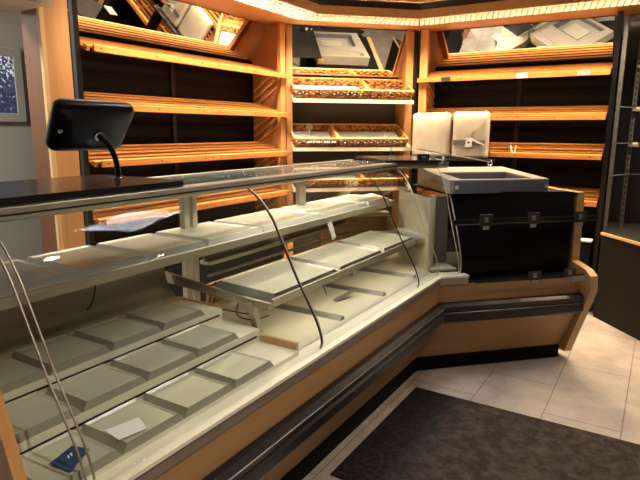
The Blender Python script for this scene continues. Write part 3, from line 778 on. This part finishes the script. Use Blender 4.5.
scr = MB().add([mp(x * .9, z * .88, -.0272) for x, z in out], [tuple(range(n))]); scr.build('screen', M['black'], mon)
m = MB(); gr = [mp(.01 + .118 * math.cos(a), .082 + .012 * math.sin(a), .0095 + .003 * (1 - abs(math.cos(a)))) for a in [PI + PI * k / 14 for k in range(15)]]
m.tube(gr, .004, 6); m.build('grip_edge', M['black_metal'], mon, hs)
MB().tube([mp(-.124, -.006, .004), mp(-.124, -.006, .016)], .0085, 12).build('lock_button', M['chrome'], mon, hs)
pj = [mp(.024, -.022, .016), mp(.024, -.022, .026)]
MB().tube(pj, .019, 16).build('swivel_collar', M['chrome'], mon)
a0 = Vector(mp(.024, -.022, .024)); a3 = Vector((1.405, 1.77, 1.414)); a1 = a0 + nrm * .035 + ra * .025; a2 = Vector((1.405, 1.76, 1.49))
path = [((1 - t) ** 3) * a0 + 3 * t * (1 - t) ** 2 * a1 + 3 * t * t * (1 - t) * a2 + t ** 3 * a3 for t in [k / 14 for k in range(15)]]
MB().tube(path, .0105, 12).build('bent_arm', M['black_metal'], mon)
MB().tube([a3 + Vector((0, 0, -.0005)), a3 + Vector((0, 0, .005))], .02, 16).build('arm_foot', M['chrome'], mon)

# wire price stand, card and hook on the bend board
ws = Root('wire_stand', FB, (1.355, 3.60, 1.4065), 'thin wire price stand with round foot on the black board at the bend', 'wire stand')
MB().tube([(1.355, 3.60, 1.4068), (1.355, 3.60, 1.416)], [.020, .012], 14).build('foot', M['alu_grey'], ws)
MB().tube([(1.355, 3.60, 1.414), (1.352, 3.60, 1.50), (1.345, 3.61, 1.53), (1.315, 3.64, 1.565)], .0032, 6).build('wire', M['chrome'], ws)
dl = Root('price_display', FB, (1.545, 3.50, 1.4065), 'small black price display standing on the bend board', 'price display')
MB().box(1.505, 1.585, 3.482, 3.512, 1.4068, 1.445).build('case', M['black'], dl, bevel=.003)
MB().box(1.53, 1.56, 3.4808, 3.4818, 1.419, 1.431).build('print', M['clear_clip'], dl)
single('white_card', MB().box(1.60, 1.632, 3.49, 3.494, 1.4065, 1.442), M['white'], FB, (1.616, 3.492, 1.4065), 'small white card standing right of the black price display', 'card')
single('white_hook', MB().tube([(1.66, 3.49, 1.378), (1.672, 3.478, 1.384), (1.682, 3.478, 1.405), (1.690, 3.49, 1.428)], .007, 8), M['white'], FB, (1.672, 3.48, 1.378), 'white plastic hook at the right tip of the bend board', 'hook')

# grey tub with an opening on top
tb = Root('grey_tub', FB, (2.02, 3.6, 1.194), 'pale grey tub with a rectangular opening on top, on the black-fronted counter end', 'tub')
b0, b1, dA, dB, zb, zt, zr = 1.655, 2.385, 3.305, 3.95, 1.1945, 1.284, 1.325
def rim_z(d): return zt + (zr - zt) * (d - dA) / (dB - dA)
o_ = [(b0, dA), (b1, dA), (b1 + .03, dB), (b0 + .06, dB)]
i_ = [(b0 + .10, dA + .035), (b1 - .10, dA + .035), (b1 - .10, dA + .37), (b0 + .10, dA + .37)]
vs = [(x, y, zb) for x, y in o_] + [(x, y, rim_z(y)) for x, y in o_] + [(x, y, rim_z(y)) for x, y in i_] + [(x, y, zb + .020) for x, y in i_]
fs = [(3, 2, 1, 0)] + [(i, (i + 1) % 4, 4 + (i + 1) % 4, 4 + i) for i in range(4)] + [(4 + i, 4 + (i + 1) % 4, 8 + (i + 1) % 4, 8 + i) for i in range(4)] + [(8 + i, 8 + (i + 1) % 4, 12 + (i + 1) % 4, 12 + i) for i in range(4)] + [(12, 13, 14, 15)]
MB().add(vs, fs).build('body', M['tub'], tb, bevel=.004)
wl = [(x + (.001 if x < 2 else -.001), y + (.001 if y < dA + .1 else -.001)) for x, y in i_]
MB().add([(x, y, rim_z(y) - .012) for x, y in wl] + [(x, y, zb + .0205) for x, y in wl], [(i, (i + 1) % 4, 4 + (i + 1) % 4, 4 + i) for i in range(4)]).build('well_lining', M['tub_blue'], tb)
MB().box(b0 + .028, b1 - .012, dA - .004, dA - .0005, zb + .002, zt - .010).build('front_facing', M['tub_blue'], tb)
MB().box(b1 - .030, b1 - .008, dA - .007, dA - .0045, zb + .03, zb + .048).build('catch', M['white'], tb)
MB().box(b0 + .035, b0 + .06, dA - .007, dA - .0045, zb + .03, zb + .055).build('catch', M['white'], tb)
MB().box(b0 - .003, b0 - .0005, dA + .10, dA + .42, zb + .01, zb + .055).build('painted_reflection', M['counter_wood'], tb)  # wood-coloured plate painted in for the reflection on the tub's left side
MB().box(b0 + .08, b0 + .14, dB + .0005, dB + .002, zb + .04, zb + .09).build('yellow_sticker', M['yellow'], tb)
MB().box(b0 + .2, b1 - .25, dA + .12, dA + .30, zb + .0205, zb + .035).build('inner_plate', M['tray'], tb)

# rear black worktop with two wrapped bundles of paper bags
rr_ = Root('narrow_stand', FC, (-1.75, 5.19, 0), 'narrow black stand by the right shelving, carrying the wrapped paper bag bundles', 'stand')
MB().box(-2.16, -1.33, 5.10, 5.285, 1.325, 1.345).build('stand_top', M['worktop'], rr_)
for bx in (-2.12, -1.40): MB().box(bx, bx + .03, 5.12, 5.27, 0.0, 1.3245).build('panel_leg', M['kick'], rr_)

def bag_bundle(b0, b1, D, zb, zt, label, strap, seed):
    rnd = random.Random(seed)
    rt = Root('paper_bag_bundle', FC, ((b0 + b1) / 2, D + .05, zb), label, 'bag bundle', 'wrapped bundles of paper bags')
    w, d, h = b1 - b0, .095, zt - zb
    def grid(gr, wob):
        m = MB(); nx, nz = 14, 16
        out = []
        for side in (0, 1):
            for j in range(nz + 1):
                for i in range(nx + 1):
                    u, v = i / nx, j / nz
                    ex = 1 - (2 * u - 1) ** 8; ez = 1 - max(0, (v - .5) * 2) ** 5
                    th_ = d / 2 * (.55 + .45 * min(ex, ez)) + gr
                    x = b0 - gr + (w + 2 * gr) * u + rnd.uniform(-wob, wob) * (0 < i < nx)
                    # rounded upper corners
                    zz = zb + (h + gr) * v - (max(0, abs(2 * u - 1) - .80) / .20) ** 2 * .016 * v
                    y = D + d / 2 + (-th_ if side == 0 else th_) + rnd.uniform(-wob, wob)
                    out.append((x, y, zz))
        N = (nx + 1) * (nz + 1); idx = lambda s, i, j: s * N + j * (nx + 1) + i
        fs = []
        for j in range(nz):
            for i in range(nx):
                fs.append((idx(0, i, j), idx(0, i + 1, j), idx(0, i + 1, j + 1), idx(0, i, j + 1)))
                fs.append((idx(1, i + 1, j), idx(1, i, j), idx(1, i, j + 1), idx(1, i + 1, j + 1)))
            fs.append((idx(1, 0, j), idx(0, 0, j), idx(0, 0, j + 1), idx(1, 0, j + 1)))
            fs.append((idx(0, nx, j), idx(1, nx, j), idx(1, nx, j + 1), idx(0, nx, j + 1)))
        for i in range(nx):
            fs.append((idx(0, i, nz), idx(0, i + 1, nz), idx(1, i + 1, nz), idx(1, i, nz)))
            fs.append((idx(1, i, 0), idx(1, i + 1, 0), idx(0, i + 1, 0), idx(0, i, 0)))
        return m.add(out, fs, True)
    grid(0, .0008).build('paper_bags', M['bag'], rt)
    if strap:
        zc = zb + h * .33
        MB().box(b0 + .012, b1 - .012, D - .006, D - .003, zc - .022, zc + .022).build('printed_band', M['band'], rt)
        MB().box((b0 + b1) / 2 - .03, (b0 + b1) / 2 + .032, D - .010, D - .0065, zc - .04, zc + .042).build('white_label', M['white'], rt)
        MB().box((b0 + b1) / 2 - .008, (b0 + b1) / 2 + .010, D - .0112, D - .0102, zc - .008, zc + .010).build('label_mark', M['label_dark'], rt)
        MB().beam(((b0 + b1) / 2 + .03, D - .011, zc + .028), (b1 - .02, D - .011, zc - .02), .004, .014).build('tape_strip', M['white'], rt)
    else:
        MB().box(b0 + .15, b0 + .20, D - .008, D - .005, zb + .02, zb + .05).build('white_label', M['white'], rt)
    grid(.010, .009).build('plastic_wrap', M['wrap'], rt)
bag_bundle(-2.125, -1.752, 5.165, 1.3545, 1.764, 'plastic-wrapped bundle of taupe paper bags standing left, behind the tub', False, 3)
bag_bundle(-1.722, -1.392, 5.165, 1.3545, 1.770, 'plastic-wrapped bundle of paper bags with grey band and white label, standing right', True, 5)
rod = Root('hooked_rod', FB, (1.93, 3.95, 1.345), 'thin metal rod with a curled end leaning in front of the paper bags', 'rod')
MB().tube([(1.70, 3.93, 1.462), (1.90, 3.93, 1.428), (2.10, 3.93, 1.396), (2.30, 3.93, 1.362)], .0042, 6).build('shaft', M['alu_grey'], rod)
MB().tube([(2.30 + .018 * math.cos(a), 3.93, 1.352 + .018 * math.sin(a)) for a in [PI / 2 - 1.7 * PI * k / 12 for k in range(13)]], .0055, 6).build('curl', M['chrome'], rod)

# papers, cards, cords in the case
single('paper_sheet', MB().add([(.925, 1.30, .7405), (1.03, 1.275, .7405), (1.0, 1.205, .7405), (.915, 1.222, .7405), (.925, 1.30, .7420), (1.03, 1.275, .7420), (1.0, 1.205, .7420), (.915, 1.222, .7420)],
       [(3, 2, 1, 0), (4, 5, 6, 7), (0, 1, 5, 4), (1, 2, 6, 5), (2, 3, 7, 6), (3, 0, 4, 7)]), M['paper'], FA, (.97, 1.25, .7405), 'white folded paper sheet lying on a front tray of the counter', 'paper')
nv = Root('blue_card', FA, (.79, 1.25, .7405), 'small dark blue card lying at the lower left of the counter', 'card')
MB().add([(.745, 1.283, .7405), (.823, 1.300, .746), (.837, 1.245, .746), (.752, 1.205, .7405), (.745, 1.283, .7420), (.823, 1.300, .7475), (.837, 1.245, .7475), (.752, 1.205, .7420)],
         [(3, 2, 1, 0), (4, 5, 6, 7), (0, 1, 5, 4), (1, 2, 6, 5), (2, 3, 7, 6), (3, 0, 4, 7)]).build('card', M['navy'], nv)
MB().beam((.783, 1.255, .7462), (.788, 1.268, .7466), .004, .001).beam((.793, 1.258, .7466), (.798, 1.271, .7470), .004, .001).build('white_mark', M['white'], nv)
single('hanging_ticket', MB().add([(2.775, 1.652, 1.055), (2.825, 1.652, 1.062), (2.86, 1.640, .965), (2.815, 1.640, .955), (2.775, 1.654, 1.055), (2.825, 1.654, 1.062), (2.86, 1.642, .965), (2.815, 1.642, .955)],
       [(0, 1, 2, 3), (7, 6, 5, 4), (0, 4, 5, 1), (1, 5, 6, 2), (2, 6, 7, 3), (3, 7, 4, 0)]), M['white'], FA, (2.82, 1.648, .955), 'white ticket hanging from the upper shelf edge near the corner', 'ticket')
def cord(path, label, r=.0032):
    pts = [Vector(p) for p in path]; out = smooth3(pts)
    single('black_cord', MB().tube(out, r, 6), M['black'], FA, path[0], label, 'cord', 'black cords hanging in the counter')
def smooth3(p, k=5):
    out = []
    for i in range(len(p) - 1):
        p0 = p[max(0, i - 1)]; p1 = p[i]; p2 = p[i + 1]; p3 = p[min(len(p) - 1, i + 2)]
        for j in range(k):
            t = j / k
            out.append(.5 * ((2 * p1) + (-p0 + p2) * t + (2 * p0 - 5 * p1 + 4 * p2 - p3) * t * t + (-p0 + 3 * p1 - 3 * p2 + p3) * t ** 3))
    return out + [p[-1]]
cord([(1.88, 1.80, .875), (1.87, 1.79, .80), (1.885, 1.80, .745), (1.92, 1.80, .80), (1.96, 1.80, .87), (1.95, 1.80, .80), (1.94, 1.80, .75), (2.0, 1.80, .72), (2.05, 1.72, .7005), (2.07, 1.64, .7005)], 'tangled black cord hanging below the left end of the middle shelf')
cord([(1.99, 1.70, .875), (1.985, 1.68, .79), (1.95, 1.66, .73), (2.0, 1.60, .7015), (2.10, 1.58, .7005)], 'black cord looping down behind the middle shelf leg')
cord([(2.37, 1.50, .872), (2.40, 1.48, .82), (2.42, 1.46, .78), (2.43, 1.45, .74)], 'thin black cord dangling under the middle shelf near the glass joint', .0022)
cord([(1.36, 1.92, 1.06), (1.365, 1.90, 1.0), (1.34, 1.885, .93), (1.30, 1.872, .90)], 'black lamp cord hanging under the upper shelf of the left bay')
single('white_price_clip', MB().beam((2.47, 1.42, .705), (2.60, 1.38, .735), .03, .003), M['alu_grey'], FA, (2.53, 1.40, .70), 'small grey metal price clip lying on the right bay deck', 'clip')
bpy.data.objects['white_price_clip'].name = 'price_clip'

# cards on the right shelving's front rail
def card(y0, y1, z0, z1, mat, label):
    single('shelf_price_card', MB().box(y0, y1, 5.2935, 5.2975, z0, z1), M[mat], FC, ((y0 + y1) / 2, 5.295, z0), label, 'price card', 'price cards on the top right shelf')
card(-1.20, -1.105, 2.062, 2.104, 'white', 'white price card on the top right bread shelf, middle')
card(-.705, -.600, 2.062, 2.108, 'clear_clip', 'grey printed price card on the top right bread shelf, right end')
card(-1.90, -1.81, 2.066, 2.100, 'label_dark', 'dark price card on the top right bread shelf, left end')
bs = Root('basket_price_tag', FB, (1.19, 5.27, 1.50), 'small grey price tag clipped inside the short basket on the middle corner shelf', 'price tag')
MB().box(1.155, 1.215, 5.43, 5.436, 1.60, 1.65).build('tag_plate', M['clear_clip'], bs)
MB().box(1.18, 1.19, 5.43, 5.436, 1.525, 1.599).build('tag_stem', M['white'], bs)
tw = Root('basket_strip_label', FB, (1.25, 5.19, 1.48), 'printed white strip label along the front of the short basket', 'label')
m = MB()
for k in range(11):
    m.box(1.12 + k * .026, 1.138 + k * .026 - (k % 3) * .004, 5.1985, 5.2005, 1.478 + (k % 2) * .004, 1.498)
m.build('print', M['white'], tw)
pg = Root('white_peg', FC, (-1.16, 5.33, 1.39), 'white clothes peg clipped on the third right bread shelf', 'peg')
MB().beam((-1.175, 5.31, 1.40), (-1.165, 5.31, 1.47), .012, .012, (0, 1, 0)).build('peg_arm', M['white'], pg)
MB().beam((-1.195, 5.31, 1.40), (-1.215, 5.31, 1.47), .012, .012, (0, 1, 0)).build('peg_arm', M['white'], pg)

# ------------------------------------------------------------------ right corner rack
rk = Root('metal_wall_rack', FA, (5.6, .1, 0), 'dark metal wall rack with slotted upright on a low brown plinth at the right edge', 'rack')
pa = Vector((5.222, .377)); dd = (Vector((4.787, .010)) - pa).normalized(); nn = Vector((dd.y, -dd.x))   # along the plinth front and into the rack
if nn.x < 0: nn = -nn
def rp_(a, b): q = pa + dd * a + nn * b; return (q.x, q.y)
pe = rp_(1.5, 0); po = [(5.222, .377), pe, (6.0, pe[1]), (6.0, .388), (5.235, .388)]
MB().prism_xy(po, 0.0, .735).build('plinth', M['plinth'], rk)
MB().prism_xy(po, .7355, .752).build('plinth_top', M['black_metal'], rk)
MB().prism_xy([rp_(-.012, -.015), rp_(1.5, -.015), rp_(1.5, -.0005), rp_(-.012, -.0005)], .735, .757).build('edge_strip', M['pale_wood'], rk)
MB().box(5.93, 5.95, -.8, .388, .7525, 2.56).build('back_panel', M['black'], rk)
MB().box(5.285, 5.315, .355, .385, .7525, 2.5).build('front_post', M['post'], rk)
sx, sy = 5.62, .268
MB().box(sx - .015, sx + .015, sy - .015, sy + .015, .7525, 2.5).build('slotted_upright', M['post'], rk)
m = MB()
for k in range(34): m.box(sx - .0165, sx - .0155, sy - .006, sy + .006, .80 + k * .05, .826 + k * .05)
m.build('slots', M['black'], rk)
for zz in (1.23, 1.50, 1.80):
    MB().tube([(5.318, .37, zz), (5.62, .25, zz), (5.70, -.6, zz)], .0045, 6).build('cross_bar', M['post'], rk)
for zz in (2.13, 1.47, 1.77):
    MB().box(sx - .05, sx - .017, sy - .07, sy + .01, zz, zz + .022).build('shelf_clip', M['galv'], rk)
    MB().box(sx - .05, sx - .020, sy - .06, sy - .02, zz + .0225, zz + .036).build('pale_clip', M['label_mark'], rk)
# low white ledge between end panel and rack
lb = Root('low_cabinet', FC, (-.54, 5.3, 0), 'low black cabinet with white top edge, between wooden end panel and rack', 'cabinet')
MB().box(-.61, -.47, 5.245, 5.355, 0.0, .654).build('body', M['kick'], lb)
MB().box(-.62, -.46, 5.24, 5.357, .6545, .668).build('top_edge', M['white'], lb)

# ------------------------------------------------------------------ floor mat
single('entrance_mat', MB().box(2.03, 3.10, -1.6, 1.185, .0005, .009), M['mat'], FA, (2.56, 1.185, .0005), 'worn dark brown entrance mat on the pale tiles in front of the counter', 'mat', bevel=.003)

# ------------------------------------------------------------------ lamps
def downlight(x, y, label, power, color=(1, .86, .68)):
    rt = Root('ceiling_downlight', FA, (x, y, 2.93), label, 'ceiling lamp', 'ceiling downlights above the customer side')
    MB().tube([(x, y, 2.9495), (x, y, 2.925)], [.055, .055], 20).build('trim_ring', M['white'], rt)
    MB().tube([(x, y, 2.9245), (x, y, 2.922)], .04, 20).build('lens', M['lamp'], rt)
    l = bpy.data.lights.new('downlight_beam', 'SPOT'); l.energy = power; l.color = color; l.spot_size = math.radians(110); l.spot_blend = .6; l.shadow_soft_size = .05
    o = bpy.data.objects.new('downlight_beam', l); COL.objects.link(o); o.location = (x, y, 2.915)
    o.parent = rt.o; o.location = (0, 0, -.018)
downlight(2.03, .47, 'ceiling downlight over the middle of the mat, out of frame above', 36)
downlight(3.7, -.9, 'ceiling downlight to the right of the mat, out of frame above', 60)
downlight(.95, -.35, 'ceiling downlight near the viewer, out of frame above', 230)
FD = Frame(-37)
fc = FD.m.inverted() @ Vector((2.53, 1.27, 0)); fx0, fy0, fh = fc.x, fc.y, .33
fx = Root('louvred_ceiling_light', FD, (fx0, fy0, 2.93), 'square cool white louvred ceiling light above the counter, out of frame', 'ceiling light')
MB().box(fx0 - fh, fx0 + fh, fy0 - fh, fy0 + fh, 2.938, 2.9495).build('diffuser', M['ceiling_tube'], fx)
hb = MB(); g_ = fh + .001; o2 = fh + .02
hb.box(fx0 - o2, fx0 - g_, fy0 - o2, fy0 + o2, 2.90, 2.9495).box(fx0 + g_, fx0 + o2, fy0 - o2, fy0 + o2, 2.90, 2.9495)
hb.box(fx0 - g_, fx0 + g_, fy0 - o2, fy0 - g_, 2.90, 2.9495).box(fx0 - g_, fx0 + g_, fy0 + g_, fy0 + o2, 2.90, 2.9495).build('housing', M['white'], fx)
m = MB()
for k in range(1, 20):
    u = -fh + k * fh / 10
    m.box(fx0 + u - .007, fx0 + u + .007, fy0 - fh, fy0 + fh, 2.922, 2.936).box(fx0 - fh, fx0 + fh, fy0 + u - .007, fy0 + u + .007, 2.922, 2.936)
m.build('louvre', M['louvre'], fx)

def passage_lamp():
    rt = Root('passage_lamp', FA, (.9, 3.9, 2.93), 'round ceiling lamp in the passage behind the lintel, out of sight', 'ceiling lamp')
    MB().tube([(.9, 3.9, 2.9495), (.9, 3.9, 2.90)], .14, 24).build('shade', M['passage'], rt)
passage_lamp()
def area_lamp(name, a, b, width, z, power, color, spread, parent, aim=(0, 0, -1)):
    """long lamp from a to b (x, y), shining along aim"""
    a, b = Vector((*a, z)), Vector((*b, z)); d = (b - a); n = -Vector(aim).normalized()
    l = bpy.data.lights.new(name, 'AREA'); l.shape = 'RECTANGLE'; l.size = d.length; l.size_y = width
    l.energy = power; l.color = color; l.spread = math.radians(spread)
    o = bpy.data.objects.new(name, l); COL.objects.link(o)
    xa_ = d.normalized(); ya_ = n.cross(xa_)
    o.matrix_world = Matrix(((xa_.x, ya_.x, n.x, (a.x + b.x) / 2), (xa_.y, ya_.y, n.y, (a.y + b.y) / 2), (xa_.z, ya_.z, n.z, z), (0, 0, 0, 1)))
    bpy.context.view_layer.update()
    o.parent = parent; o.matrix_parent_inverse = (Matrix.Translation(parent.location) @ parent.rotation_euler.to_matrix().to_4x4()).inverted()
    return o
for i, (pw, cl) in enumerate(((CAN_W[0], (1, .80, .58)), (CAN_W[1], (1, .76, .50)), (CAN_W[2], (1, .76, .50)))):
    a, b = cpt(i, .26, 0), cpt(i + 1, .26, 0)
    area_lamp('canopy_lamp', a[:2], b[:2], .24, 2.556, pw, cl, 120, can.o)
p_, q_ = FD.w((fx0 - fh, fy0, 0)), FD.w((fx0 + fh, fy0, 0))
area_lamp('ceiling_lamp', p_[:2], q_[:2], 2 * fh, 2.9375, CEIL_W, (.86, .88, 1), 150, fx.o)
area_lamp('case_lamp', (1.92, Y0 + .338), (3.33, Y0 + .338), .014, 1.346, LED_W[0], (1, .87, .66), 150, ca.o, (0, .25, -1))
area_lamp('shelf_lamp', (1.84, 1.362), (3.34, 1.362), .012, .864, LED_W[1], (1, .84, .60), 160, ca.o, (0, .3, -1))
area_lamp('passage_lamp_light', (.7, 3.9), (1.1, 3.9), .3, 2.89, 95, (1, .95, .86), 170, bpy.data.objects['passage_lamp'])
w = bpy.data.worlds.new('World'); sc.world = w; w.use_nodes = True
w.node_tree.nodes['Background'].inputs['Color'].default_value = (.9, .85, .8, 1)
w.node_tree.nodes['Background'].inputs['Strength'].default_value = .02

# ------------------------------------------------------------------ camera
F, PITCH, ROLL, HEAD = 554.34, math.radians(11.234), math.radians(.298), math.radians(31.55)
fwd = Vector((math.cos(PITCH) * math.cos(HEAD), math.cos(PITCH) * math.sin(HEAD), -math.sin(PITCH)))
rgt = Vector((math.sin(HEAD), -math.cos(HEAD), 0)); upv = rgt.cross(fwd)
r2 = rgt * math.cos(ROLL) + upv * math.sin(ROLL); u2 = upv * math.cos(ROLL) - rgt * math.sin(ROLL)
cam = bpy.data.cameras.new('camera'); cam.sensor_width = 36; cam.lens = F / 640 * 36; cam.clip_start = .02
co = bpy.data.objects.new('camera', cam); COL.objects.link(co)
co.matrix_world = Matrix(((r2.x, u2.x, -fwd.x, 0), (r2.y, u2.y, -fwd.y, 0), (r2.z, u2.z, -fwd.z, 1.6), (0, 0, 0, 1)))
sc.camera = co
sc.view_settings.view_transform = 'Standard'; sc.view_settings.look = 'None'; sc.view_settings.gamma = 1
sc.view_settings.use_curve_mapping = False
sc.view_settings.exposure = 0.0
sc.cycles.caustics_reflective = False; sc.cycles.caustics_refractive = False; sc.cycles.sample_clamp_indirect = 6
sc.cycles.max_bounces = 12; sc.cycles.transparent_max_bounces = 24; sc.cycles.use_denoising = True
